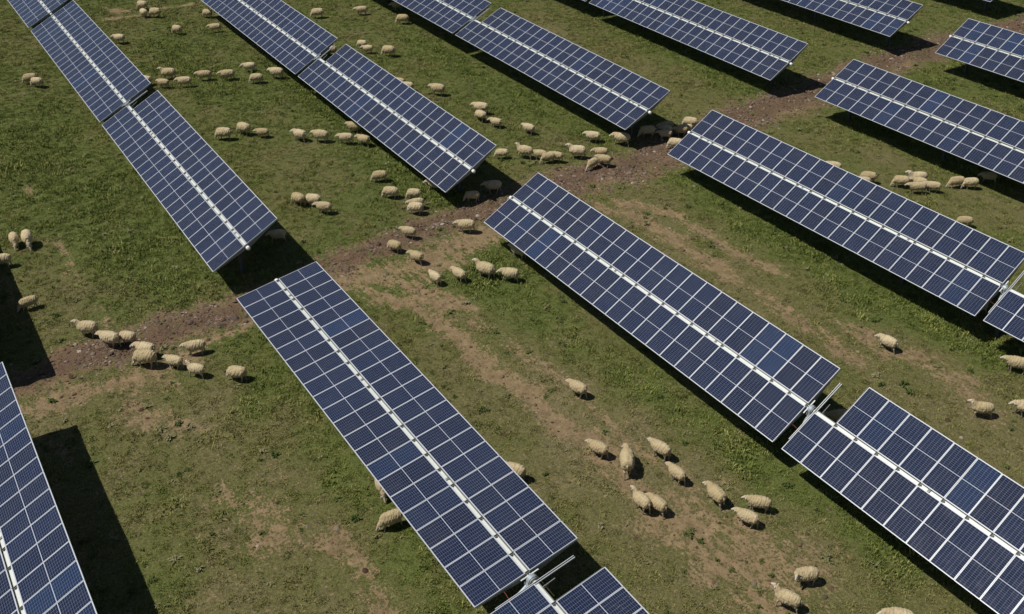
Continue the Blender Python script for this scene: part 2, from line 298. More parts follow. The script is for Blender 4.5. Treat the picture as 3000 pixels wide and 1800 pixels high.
def glass_mat():
    m, nt, b = mat('solar_cells')
    tc = N(nt, 'ShaderNodeTexCoord'); sep = N(nt, 'ShaderNodeSeparateXYZ')
    nt.links.new(tc.outputs['Object'], sep.inputs[0])
    oi = N(nt, 'ShaderNodeObjectInfo')
    x = mth(nt, 'ADD', sep.outputs[0], .474); y = sep.outputs[1]
    ya = mth(nt, 'ABSOLUTE', y)
    cx = mth(nt, 'DIVIDE', x, .158); cy = mth(nt, 'DIVIDE', mth(nt, 'SUBTRACT', ya, .012), .0805)
    fx = mth(nt, 'ABSOLUTE', mth(nt, 'SUBTRACT', mth(nt, 'FRACT', cx), .5))
    fy = mth(nt, 'ABSOLUTE', mth(nt, 'SUBTRACT', mth(nt, 'FRACT', cy), .5))
    lx = mth(nt, 'GREATER_THAN', fx, .5-.0042/.158)
    ly = mth(nt, 'GREATER_THAN', fy, .5-.0032/.0805)
    line = mth(nt, 'MAXIMUM', lx, ly)
    mid = mth(nt, 'LESS_THAN', ya, .010)
    outx = mth(nt, 'GREATER_THAN', mth(nt, 'ABSOLUTE', sep.outputs[0]), .479)
    outy = mth(nt, 'GREATER_THAN', ya, .982)
    mid = mth(nt, 'MAXIMUM', mid, mth(nt, 'MAXIMUM', outx, outy))
    # bus bars: 5 thin silver lines in every cell, running across
    bb = mth(nt, 'LESS_THAN', mth(nt, 'ABSOLUTE', mth(nt, 'SUBTRACT', mth(nt, 'FRACT', mth(nt, 'MULTIPLY', cx, 5)), .5)), .03)
    # polycrystalline variation per cell
    comb = N(nt, 'ShaderNodeCombineXYZ')
    nt.links.new(mth(nt, 'FLOOR', cx), comb.inputs[0]); nt.links.new(mth(nt, 'FLOOR', mth(nt, 'DIVIDE', y, .0805)), comb.inputs[1])
    nt.links.new(mth(nt, 'MULTIPLY', oi.outputs['Random'], 91), comb.inputs[2])
    wn = N(nt, 'ShaderNodeTexWhiteNoise'); nt.links.new(comb.outputs[0], wn.inputs['Vector'])
    vor = N(nt, 'ShaderNodeTexVoronoi'); vor.inputs['Scale'].default_value = 60
    nt.links.new(tc.outputs['Object'], vor.inputs['Vector'])
    # per-module hue: most navy, a few clearly bluer, some near black-violet
    r = oi.outputs['Random']
    ramp = N(nt, 'ShaderNodeValToRGB'); nt.links.new(r, ramp.inputs[0])
    e = ramp.color_ramp.elements; e[0].position = 0; e[0].color = (.0072, .0095, .024, 1)
    e[1].position = 1; e[1].color = (.009, .024, .068, 1)
    for p_, c_ in ((.35, (.0068, .0108, .030, 1)), (.6, (.0070, .0118, .034, 1)), (.90, (.0075, .0130, .036, 1)), (.96, (.008, .017, .047, 1))):
        k = ramp.color_ramp.elements.new(p_); k.color = c_
    cell = mixc(nt, mth(nt, 'MULTIPLY', wn.outputs[0], .22), ramp.outputs[0], (.014, .022, .055))
    cell = mixc(nt, mth(nt, 'MULTIPLY', vor.outputs['Distance'], .05), cell, (.05, .07, .16))
    cell = mixc(nt, mth(nt, 'MULTIPLY', bb, .12), cell, (.30, .32, .36))
    c = mixc(nt, mth(nt, 'MULTIPLY', line, .62), cell, (.22, .26, .36))
    c = mixc(nt, mid, c, (.46, .48, .53))
    # dust, more of it in soft blotches
    g = N(nt, 'ShaderNodeNewGeometry')
    d = maprange(nt, noisen(nt, g.outputs['Position'], .9, 5, .6), .42, .8, .0, .03)
    c = mixc(nt, d, c, (.34, .30, .24))
    # dried smears and droppings on some modules
    st = N(nt, 'ShaderNodeMapping'); st.inputs['Scale'].default_value = (26, 5, 1)
    nt.links.new(tc.outputs['Object'], st.inputs[0])
    add = N(nt, 'ShaderNodeVectorMath', operation='ADD'); nt.links.new(st.outputs[0], add.inputs[0])
    cb2 = N(nt, 'ShaderNodeCombineXYZ'); nt.links.new(mth(nt, 'MULTIPLY', r, 57), cb2.inputs[2]); nt.links.new(cb2.outputs[0], add.inputs[1])
    sm = maprange(nt, noisen(nt, add.outputs[0], 1, 6, .7), .62, .70)
    pick = maprange(nt, noisen(nt, g.outputs['Position'], .22, 1), .56, .62)
    c = mixc(nt, mth(nt, 'MULTIPLY', mth(nt, 'MULTIPLY', sm, pick), .30), c, (.55, .56, .52))
    nt.links.new(c, b.inputs['Base Color'])
    b.inputs['Roughness'].default_value = .16
    b.inputs['Specular IOR Level'].default_value = .27
    b.inputs['Coat Weight'].default_value = .0
    nt.links.new(maprange(nt, noisen(nt, g.outputs['Position'], 2.5, 4), .3, .8, .10, .24), b.inputs['Roughness'])
    return m
M_cell = glass_mat()

# field colour shared by soil sheet and grass: returns (grass colour, dryness 0..1)
def field(nt, pos):
    big = noisen(nt, pos, .085, 3, .6); med = noisen(nt, pos, .42, 4, .6, .4); sml = noisen(nt, pos, 2.3, 4, .6)
    at = N(nt, 'ShaderNodeAttribute', attribute_name='dry'); al = N(nt, 'ShaderNodeAttribute', attribute_name='lush')
    return big, med, sml, at.outputs['Fac'], al.outputs['Fac']

GREEN_D = (.068, .098, .019); GREEN = (.104, .126, .029); OLIVE = (.148, .136, .052); STRAW = (.205, .170, .088)
def grass_color(nt, big, med, sml, dry, lush):
    v = mth(nt, 'ADD', mth(nt, 'MULTIPLY', big, .75), mth(nt, 'MULTIPLY', med, .85))
    v = mth(nt, 'ADD', v, mth(nt, 'MULTIPLY', sml, .35))
    v = mth(nt, 'ADD', v, mth(nt, 'MULTIPLY', dry, .30)); v = mth(nt, 'SUBTRACT', v, mth(nt, 'MULTIPLY', lush, .22))
    ramp = N(nt, 'ShaderNodeValToRGB'); nt.links.new(maprange(nt, v, .55, 1.55), ramp.inputs[0])
    e = ramp.color_ramp.elements; e[0].position = .05; e[0].color = (*GREEN_D, 1); e[1].position = 1; e[1].color = (*STRAW, 1)
    k = ramp.color_ramp.elements.new(.36); k.color = (*GREEN, 1); k = ramp.color_ramp.elements.new(.62); k.color = (*OLIVE, 1)
    return mixc(nt, mth(nt, 'MULTIPLY', lush, .45), ramp.outputs[0], (.108, .138, .028)), v

def ground_mat():
    m, nt, b = mat('meadow_soil')
    g = N(nt, 'ShaderNodeNewGeometry'); pos = g.outputs['Position']
    big, med, sml, dry, lush = field(nt, pos)
    gc, v = grass_color(nt, big, med, sml, dry, lush)
    fine = noisen(nt, pos, 9, 6, .68); fine2 = noisen(nt, pos, 28, 3, .6)
    gc = mixc(nt, maprange(nt, fine, .32, .62), mixc(nt, .7, gc, (.022, .024, .009)), gc)
    gc = mixc(nt, maprange(nt, fine2, .58, .66, 0, .8), gc, (.24, .205, .115))
    gc = mixc(nt, maprange(nt, fine2, .42, .30, 0, .7), gc, (.016, .020, .007))
    dirt = N(nt, 'ShaderNodeAttribute', attribute_name='dirt').outputs['Fac']
    rock = N(nt, 'ShaderNodeAttribute', attribute_name='rock').outputs['Fac']
    soil = mixc(nt, maprange(nt, sml, .3, .7), (.185, .133, .068), (.330, .245, .135))
    soil = mixc(nt, maprange(nt, fine, .35, .7), mixc(nt, .5, soil, (.09, .06, .036)), soil)
    soil = mixc(nt, mth(nt, 'MULTIPLY', maprange(nt, med, .45, .65), .2), soil, (.14, .085, .057))
    rc = mixc(nt, maprange(nt, fine, .36, .64), (.045, .028, .018), (.165, .105, .066))
    rc = mixc(nt, maprange(nt, fine2, .58, .70), rc, (.25, .19, .13))
    rc = mixc(nt, maprange(nt, med, .48, .62, 0, .7), rc, mixc(nt, fine, (.090, .055, .036), (.18, .118, .080)))
    soil = mixc(nt, rock, soil, rc)
    # thin patches in the sward: bare earth where the mask and noise agree
    k = mth(nt, 'ADD', dirt, mth(nt, 'MULTIPLY', mth(nt, 'SUBTRACT', sml, .5), 1.2))
    k = mth(nt, 'ADD', k, mth(nt, 'MULTIPLY', mth(nt, 'SUBTRACT', med, .5), .9))
    k = mth(nt, 'ADD', k, mth(nt, 'MULTIPLY', mth(nt, 'SUBTRACT', fine, .5), 2.8))
    sm_ = N(nt, 'ShaderNodeMapping'); sm_.inputs['Scale'].default_value = (.6, 3.6, 1); sm_.inputs['Rotation'].default_value = (0, 0, math.radians(6))
    nt.links.new(pos, sm_.inputs[0]); stk = noisen(nt, sm_.outputs[0], 1, 5, .62, .6)
    k = mth(nt, 'ADD', k, mth(nt, 'MULTIPLY', mth(nt, 'SUBTRACT', stk, .5), mth(nt, 'ADD', mth(nt, 'MULTIPLY', dirt, 2.2), 1.1)))
    k = mth(nt, 'ADD', k, mth(nt, 'MULTIPLY', dry, .16))
    k = mth(nt, 'ADD', k, mth(nt, 'MULTIPLY', mth(nt, 'SUBTRACT', v, 1.0), .25))
    k = maprange(nt, k, .54, .72, 0, 1, True)
    c = mixc(nt, k, gc, soil)
    nt.links.new(c, b.inputs['Base Color']); b.inputs['Roughness'].default_value = .95
    b.inputs['Specular IOR Level'].default_value = .15
    bp = N(nt, 'ShaderNodeBump'); bp.inputs['Strength'].default_value = .9; bp.inputs['Distance'].default_value = .06
    h = mth(nt, 'ADD', fine, mth(nt, 'MULTIPLY', fine2, .4))
    h = mth(nt, 'ADD', h, mth(nt, 'MULTIPLY', stk, .5)); nt.links.new(h, bp.inputs['Height']); nt.links.new(bp.outputs[0], b.inputs['Normal'])
    return m
def grass_mat():
    m, nt, b = mat('grass_blades')
    g = N(nt, 'ShaderNodeNewGeometry'); pos = g.outputs['Position']
    big, med, sml, _, _ = field(nt, pos)
    dry = N(nt, 'ShaderNodeAttribute', attribute_type='INSTANCER', attribute_name='dryi').outputs['Fac']
    lush = N(nt, 'ShaderNodeAttribute', attribute_type='INSTANCER', attribute_name='lushi').outputs['Fac']
    gc, v = grass_color(nt, big, med, sml, dry, lush)
    oi = N(nt, 'ShaderNodeObjectInfo')
    gc = mixc(nt, maprange(nt, oi.outputs['Random'], .5, 1, 0, .95), gc, (.190, .192, .066))
    gc = mixc(nt, maprange(nt, oi.outputs['Random'], 0, .45, .85, 0), gc, (.026, .040, .010))
    gc = mixc(nt, 1.0, gc, (1.55, 1.55, 1.4), 'MULTIPLY')
    nt.links.new(gc, b.inputs['Base Color']); b.inputs['Roughness'].default_value = .7
    b.inputs['Specular IOR Level'].default_value = .2
    return m
def stone_mat():
    m, nt, b = mat('field_stone')
    oi = N(nt, 'ShaderNodeObjectInfo'); r = N(nt, 'ShaderNodeValToRGB'); nt.links.new(oi.outputs['Random'], r.inputs[0])
    e = r.color_ramp.elements; e[0].color = (.055, .036, .025, 1); e[1].color = (.36, .31, .25, 1)
    for p_, c_ in ((.35, (.085, .058, .040, 1)), (.65, (.14, .10, .070, 1)), (.88, (.22, .165, .12, 1))):
        k = r.color_ramp.elements.new(p_); k.color = c_
    tc = N(nt, 'ShaderNodeTexCoord')
    c = mixc(nt, mth(nt, 'MULTIPLY', noisen(nt, tc.outputs['Object'], 5, 4), .4), r.outputs[0], (.1, .08, .06))
    nt.links.new(c, b.inputs['Base Color']); b.inputs['Roughness'].default_value = .85
    return m
def tone_mat(name, cols):
    m, nt, b = mat(name)
    oi = N(nt, 'ShaderNodeObjectInfo'); r = N(nt, 'ShaderNodeValToRGB'); nt.links.new(oi.outputs['Random'], r.inputs[0])
    e = r.color_ramp.elements; e[0].color = (*cols[0], 1); e[1].color = (*cols[-1], 1)
    for i, c in enumerate(cols[1:-1]): k = r.color_ramp.elements.new((i+1)/(len(cols)-1)); k.color = (*c, 1)
    tc = N(nt, 'ShaderNodeTexCoord')
    c = mixc(nt, mth(nt, 'MULTIPLY', noisen(nt, tc.outputs['Object'], 7, 4), .5), r.outputs[0], tuple(x*.4 for x in cols[0]))
    nt.links.new(c, b.inputs['Base Color']); b.inputs['Roughness'].default_value = .9; b.inputs['Specular IOR Level'].default_value = .15
    return m
M_weed = tone_mat('weed_leaves', [(.055, .085, .022), (.085, .115, .03), (.12, .14, .042), (.20, .19, .085), (.32, .29, .17)])
M_clod = tone_mat('soil_clods', [(.060, .036, .022), (.11, .068, .042), (.17, .11, .070), (.23, .16, .10)])
def fleece_mat():
    m, nt, b = mat('fleece')
    oi = N(nt, 'ShaderNodeObjectInfo'); tc = N(nt, 'ShaderNodeTexCoord')
    c0 = mixc(nt, oi.outputs['Random'], (.41, .335, .185), (.58, .49, .315))
    n1 = noisen(nt, tc.outputs['Object'], 3.2, 3); mp = N(nt, 'ShaderNodeMapping'); mp.inputs['Scale'].default_value = (26, 9, 9)
    nt.links.new(tc.outputs['Object'], mp.inputs[0]); n2 = noisen(nt, mp.outputs[0], 1, 4, .6)
    c = mixc(nt, maprange(nt, n1, .38, .68), c0, mixc(nt, .5, c0, (.30, .21, .11)))
    c = mixc(nt, maprange(nt, n2, .35, .6, .35, 0), c, (.25, .18, .10))
    nt.links.new(c, b.inputs['Base Color']); b.inputs['Roughness'].default_value = 1
    b.inputs['Specular IOR Level'].default_value = .1
    b.inputs['Sheen Weight'].default_value = .15
    bp = N(nt, 'ShaderNodeBump'); bp.inputs['Strength'].default_value = .8; bp.inputs['Distance'].default_value = .02
    nt.links.new(n2, bp.inputs['Height']); nt.links.new(bp.outputs[0], b.inputs['Normal'])
    return m
M_ground = ground_mat(); M_grass = grass_mat(); M_stone = stone_mat(); M_fleece = fleece_mat()
M_skin = simple('sheep_face_hair', (.50, .44, .35), .8, 0, .08, 9, .2)
M_leg = simple('sheep_leg_hair_shaded', (.30, .255, .19), .8, 0, .08, 9, .2)  # face hair tone darkened, leg shade under the body is in the colour
M_hoof = simple('hoof_and_nose', (.07, .05, .04), .6)

# ------------------------------------------------------------------ ground sheet
def axis(lo, hi, st):
    a = np.arange(lo, hi+1e-6, st); ext = np.array([1.5, 4, 10, 25, 60, 150, 400, 1000, 2500])
    return np.concatenate([(lo-ext)[::-1], a, hi+ext])
xs = axis(-122, -6, .25); ys = axis(-8, 96, .25)
GX, GY = np.meshgrid(xs, ys, indexing='ij')
def segdist(X, Y, pts):
    d = np.full(X.shape, 1e9)
    if len(pts) == 1: return np.hypot(X-pts[0][0], Y-pts[0][1])
    for (x0, y0), (x1, y1) in zip(pts[:-1], pts[1:]):
        L = (x1-x0)**2+(y1-y0)**2
        t = np.clip(((X-x0)*(x1-x0)+(Y-y0)*(y1-y0))/max(L, 1e-9), 0, 1)
        d = np.minimum(d, np.hypot(X-(x0+t*(x1-x0)), Y-(y0+t*(y1-y0))))
    return d
def vnoise(X, Y, s, seed):
    """value noise, vectorised"""
    r = np.random.default_rng(seed); T = r.random((256, 256))
    x = X*s; y = Y*s; xi = np.floor(x).astype(int); yi = np.floor(y).astype(int); fx = x-xi; fy = y-yi
    fx = fx*fx*(3-2*fx); fy = fy*fy*(3-2*fy)
    g = lambda a, b: T[a % 256, b % 256]
    return (g(xi, yi)*(1-fx)+g(xi+1, yi)*fx)*(1-fy)+(g(xi, yi+1)*(1-fx)+g(xi+1, yi+1)*fx)*fy
def masks(X, Y):
    wx = X+(vnoise(X, Y, .8, 1)-.5)*.9+(vnoise(X, Y, 2.2, 5)-.5)*.35
    wy = Y+(vnoise(X, Y, .8, 2)-.5)*.9+(vnoise(X, Y, 2.2, 6)-.5)*.35
    o = {k: np.zeros(X.shape) for k in 'rtld'}
    for kind, hw, st, pts in MARKS:
        d = segdist(wx, wy, pts)
        o[kind] = np.maximum(o[kind], st*np.clip(1.25-d/hw*.85, 0, 1))
    rock = np.clip(o['r'], 0, 1); dirt = np.clip(np.maximum(o['t'], o['r']*1.1), 0, 1)
    tanm = np.clip(o['t']-.15, 0, 1)
    return dirt, np.clip(rock-tanm*.8, 0, 1), np.clip(o['d'], 0, 1), np.clip(o['l'], 0, 1), rock
dirt, rock, dry, lush, track = masks(GX, GY)
near = (GX > -122) & (GX < -6) & (GY > -8) & (GY < 96)
Z = (vnoise(GX, GY, .35, 21)-.5)*.10+(vnoise(GX, GY, 1.1, 22)-.5)*.06+(vnoise(GX, GY, 2.0, 23)-.5)*.05*(1+2.2*track)
Z -= .05*dirt
Z += .10*track*(vnoise(GX, GY, .9, 31)-.5)
Z = np.where(near, Z, 0)
def ground_z(x, y):
    i = int(np.clip(np.searchsorted(xs, x)-1, 0, len(xs)-2)); j = int(np.clip(np.searchsorted(ys, y)-1, 0, len(ys)-2))
    return float(Z[i:i+2, j:j+2].mean())
nx, ny = GX.shape
V = np.stack([GX, GY, Z], -1).reshape(-1, 3)
I = np.arange(nx*ny).reshape(nx, ny)
F = np.stack([I[:-1, :-1], I[1:, :-1], I[1:, 1:], I[:-1, 1:]], -1).reshape(-1, 4)
me = bpy.data.meshes.new('meadow_ground')
me.vertices.add(len(V)); me.vertices.foreach_set('co', V.ravel())
me.loops.add(F.size); me.loops.foreach_set('vertex_index', F.ravel().astype(np.int32))
me.polygons.add(len(F)); me.polygons.foreach_set('loop_start', np.arange(0, F.size, 4, dtype=np.int32))
me.polygons.foreach_set('loop_total', np.full(len(F), 4, dtype=np.int32))
me.update(calc_edges=True); me.polygons.foreach_set('use_smooth', np.ones(len(F), dtype=bool))
for nme, A in (('dirt', dirt), ('rock', rock), ('dry', dry), ('lush', lush)):
    a = me.attributes.new(nme, 'FLOAT', 'POINT'); a.data.foreach_set('value', A.ravel().astype(np.float32))
me.materials.append(M_ground)
props(link(bpy.data.objects.new('meadow_ground', me)), kind='structure')

# ------------------------------------------------------------------ grass and stones (uncountable)
def hidden(name, me):
    return bpy.data.objects.new(name, me)
def clump_mesh(k):
    r = random.Random(100+k); vs = []; fs = []
    for i in range(26):
        a = r.uniform(0, 2*PI); d = .17*math.sqrt(r.random()); bx, by = d*math.cos(a), d*math.sin(a)
        h = r.uniform(.035, .105); la = r.uniform(0, 2*PI); ln = h*r.uniform(.2, 1.0); w = r.uniform(.007, .015)
        px, py = -math.sin(la)*w, math.cos(la)*w; b = len(vs)
        mx, my = math.cos(la)*ln*.35, math.sin(la)*ln*.35
        vs += [(bx-px, by-py, -.02), (bx+px, by+py, -.02), (bx+mx+px*.8, by+my+py*.8, h*.6), (bx+mx-px*.8, by+my-py*.8, h*.6),
               (bx+math.cos(la)*ln, by+math.sin(la)*ln, h)]
        fs += [(b, b+1, b+2, b+3), (b+3, b+2, b+4)]
    me = bpy.data.meshes.new('grass_clump'); me.from_pydata(vs, [], fs); me.materials.append(M_grass); return me
def weed_mesh(k):
    r = random.Random(300+k); vs = []; fs = []
    for i in range(22):
        a = r.uniform(0, 2*PI); ln = r.uniform(.08, .20); h = r.uniform(.02, .13); w = r.uniform(.018, .035); b = len(vs)
        c, s_ = math.cos(a), math.sin(a); d0 = r.uniform(0, .08)
        bx, by = d0*math.cos(a*3), d0*math.sin(a*3)
        vs += [(bx, by, -.01), (bx+c*ln*.5-s_*w, by+s_*ln*.5+c*w, h), (bx+c*ln, by+s_*ln, h*.7), (bx+c*ln*.5+s_*w, by+s_*ln*.5-c*w, h)]
        fs.append((b, b+1, b+2, b+3))
    me = bpy.data.meshes.new('weed'); me.from_pydata(vs, [], fs); me.materials.append(M_weed); return me
def stone_mesh(k, m_=None):
    bm = bmesh.new(); bmesh.ops.create_icosphere(bm, subdivisions=2, radius=.5)
    off = Vector((k*7.3, 1.7*k, 3.1))
    for v in bm.verts:
        n = noise.noise(v.co*1.6+off)*.35+noise.noise(v.co*4+off)*.10
        v.co *= 1+n; v.co.z *= .55; v.co.x *= 1.15
        if v.co.z < -.12: v.co.z = -.12
    me = bpy.data.meshes.new('stone'); bm.to_mesh(me); bm.free(); me.materials.append(m_ or M_stone); return me
def scatter(name, meshes, P, rot, scl, attrs, label_kind='stuff'):
    col = bpy.data.collections.new(name+'_shapes')
    for i, m_ in enumerate(meshes): col.objects.link(hidden(name+'_shape', m_))
    me = bpy.data.meshes.new(name); me.vertices.add(len(P)); me.vertices.foreach_set('co', P.ravel())
    for nm, A in [('scl', scl)]+attrs:
        a = me.attributes.new(nm, 'FLOAT', 'POINT'); a.data.foreach_set('value', A.astype(np.float32))
    a = me.attributes.new('rot', 'FLOAT_VECTOR', 'POINT'); a.data.foreach_set('vector', rot.astype(np.float32).ravel())
    o = link(bpy.data.objects.new(name, me)); o['kind'] = label_kind
    ng = bpy.data.node_groups.new(name+'_nodes', 'GeometryNodeTree')
    ng.interface.new_socket('Geometry', in_out='INPUT', socket_type='NodeSocketGeometry')
    ng.interface.new_socket('Geometry', in_out='OUTPUT', socket_type='NodeSocketGeometry')
    gi = ng.nodes.new('NodeGroupInput'); go = ng.nodes.new('NodeGroupOutput')
    ip = ng.nodes.new('GeometryNodeInstanceOnPoints'); ci = ng.nodes.new('GeometryNodeCollectionInfo')
    ci.inputs['Collection'].default_value = col; ci.inputs['Separate Children'].default_value = True; ci.inputs['Reset Children'].default_value = True
    def attr(nm, t):
        n = ng.nodes.new('GeometryNodeInputNamedAttribute'); n.data_type = t; n.inputs['Name'].default_value = nm
        return n.outputs[0]
    L = ng.links.new
    L(gi.outputs[0], ip.inputs['Points']); L(ci.outputs[0], ip.inputs['Instance']); ip.inputs['Pick Instance'].default_value = True
    L(attr('rot', 'FLOAT_VECTOR'), ip.inputs['Rotation']); L(attr('scl', 'FLOAT'), ip.inputs['Scale'])
    L(ip.outputs[0], go.inputs[0])
    md = o.modifiers.new('scatter', 'NODES'); md.node_group = ng
    return o
# region the photograph can see, with a margin: trapezoid corners on the ground
poly = [(-120, 8), (-54, 95), (-42, 92), (-7, 28), (-9, 22), (-33, -7), (-46, -7)]
def inside(x, y):
    c = np.zeros(x.shape, bool); n = len(poly)
    for i in range(n):
        x0, y0 = poly[i]; x1, y1 = poly[(i+1) % n]
        hit = ((y0 > y) != (y1 > y)) & (x < (x1-x0)*(y-y0)/(y1-y0+1e-12)+x0)
        c ^= hit
    return c
def gz(x, y):
    i = np.clip(np.searchsorted(xs, x)-1, 0, len(xs)-2); j = np.clip(np.searchsorted(ys, y)-1, 0, len(ys)-2)
    fx = (x-xs[i])/(xs[i+1]-xs[i]); fy = (y-ys[j])/(ys[j+1]-ys[j])
    return (Z[i, j]*(1-fx)+Z[i+1, j]*fx)*(1-fy)+(Z[i, j+1]*(1-fx)+Z[i+1, j+1]*fx)*fy
NG = int(116*104*25)
x = rng.uniform(-122, -6, NG); y = rng.uniform(-8, 96, NG); k = inside(x, y); x, y = x[k], y[k]
d_, r_, dr_, l_, t_ = masks(x, y)
pr = np.clip(1.05-d_*1.35, .07, 1)*(.55+.9*vnoise(x, y, 5.5, 47))*np.clip(.45+1.1*vnoise(x, y, .7, 41)+.5*(vnoise(x, y, 2.5, 42)-.5)+.5*l_-.35*dr_, .15, 1)
k = rng.random(len(x)) < pr; x, y, d_, dr_, l_ = x[k], y[k], d_[k], dr_[k], l_[k]
P = np.stack([x, y, gz(x, y)], -1)
scl = rng.lognormal(-.08, .32, len(x))*(.80+.34*l_-.20*dr_)*np.where(rng.random(len(x)) < .012, 1.7, 1)*(1-.4*d_)*(.75+.6*vnoise(x, y, .5, 43))
rot = np.stack([rng.normal(0, .12, len(x)), rng.normal(0, .12, len(x)), rng.uniform(0, 6.28, len(x))], -1)
scatter('grass', [clump_mesh(i) for i in range(6)], P, rot, scl, [('dryi', dr_), ('lushi', l_)])
# stones: thick on the track, thin elsewhere
NS = int(116*104*26)
x = rng.uniform(-122, -6, NS); y = rng.uniform(-8, 96, NS); k = inside(x, y); x, y = x[k], y[k]
d_, r_, dr_, l_, t_ = masks(x, y)
cl = vnoise(x, y, .55, 51)*vnoise(x, y, 1.7, 52)
nearx = np.clip((x+75)/40, 0, 1)
pr = np.clip(t_*1.5*np.clip(cl*3.2-.2, .05, 1)+d_*.035+.012+.06*np.clip(cl*2.4-.9, 0, 1)*(.3+nearx), 0, 1)
k = rng.random(len(x)) < pr; x, y, t_ = x[k], y[k], t_[k]
P = np.stack([x, y, gz(x, y)], -1)
scl = np.clip(rng.lognormal(-2.75, .45, len(x)), .035, .24)*(1+.75*t_)
rot = np.stack([rng.normal(0, .25, len(x)), rng.normal(0, .25, len(x)), rng.uniform(0, 6.28, len(x))], -1)
scatter('field_stones', [stone_mesh(i) for i in range(7)], P, rot, scl, [])
def spread(n, f):
    x = rng.uniform(-122, -6, n); y = rng.uniform(-8, 96, n); k = inside(x, y); x, y = x[k], y[k]
    m_ = masks(x, y); k = rng.random(len(x)) < f(x, y, *m_); x, y = x[k], y[k]
    P = np.stack([x, y, gz(x, y)], -1)
    rot = np.stack([rng.normal(0, .25, len(x)), rng.normal(0, .25, len(x)), rng.uniform(0, 6.28, len(x))], -1)
    return P, rot, len(x)
P, rot, n_ = spread(int(116*104*1.5), lambda x, y, d, r, dr, l, t: np.clip((1-d)*(vnoise(x, y, .45, 61)*vnoise(x, y, 1.9, 62)*2.2-.25), .03, 1))
scatter('weeds', [weed_mesh(i) for i in range(5)], P, rot*.6, np.clip(rng.lognormal(-.25, .4, n_), .3, 1.5), [])
P, rot, n_ = spread(int(116*104*34), lambda x, y, d, r, dr, l, t: np.clip(t*1.2*np.clip(vnoise(x, y, 1.1, 71)*2-.35, .1, 1)+.12*d+.01, 0, 1))
scatter('soil_clods', [stone_mesh(20+i, M_clod) for i in range(6)], P, rot, np.clip(rng.lognormal(-2.6, .5, n_), .03, .30), [])

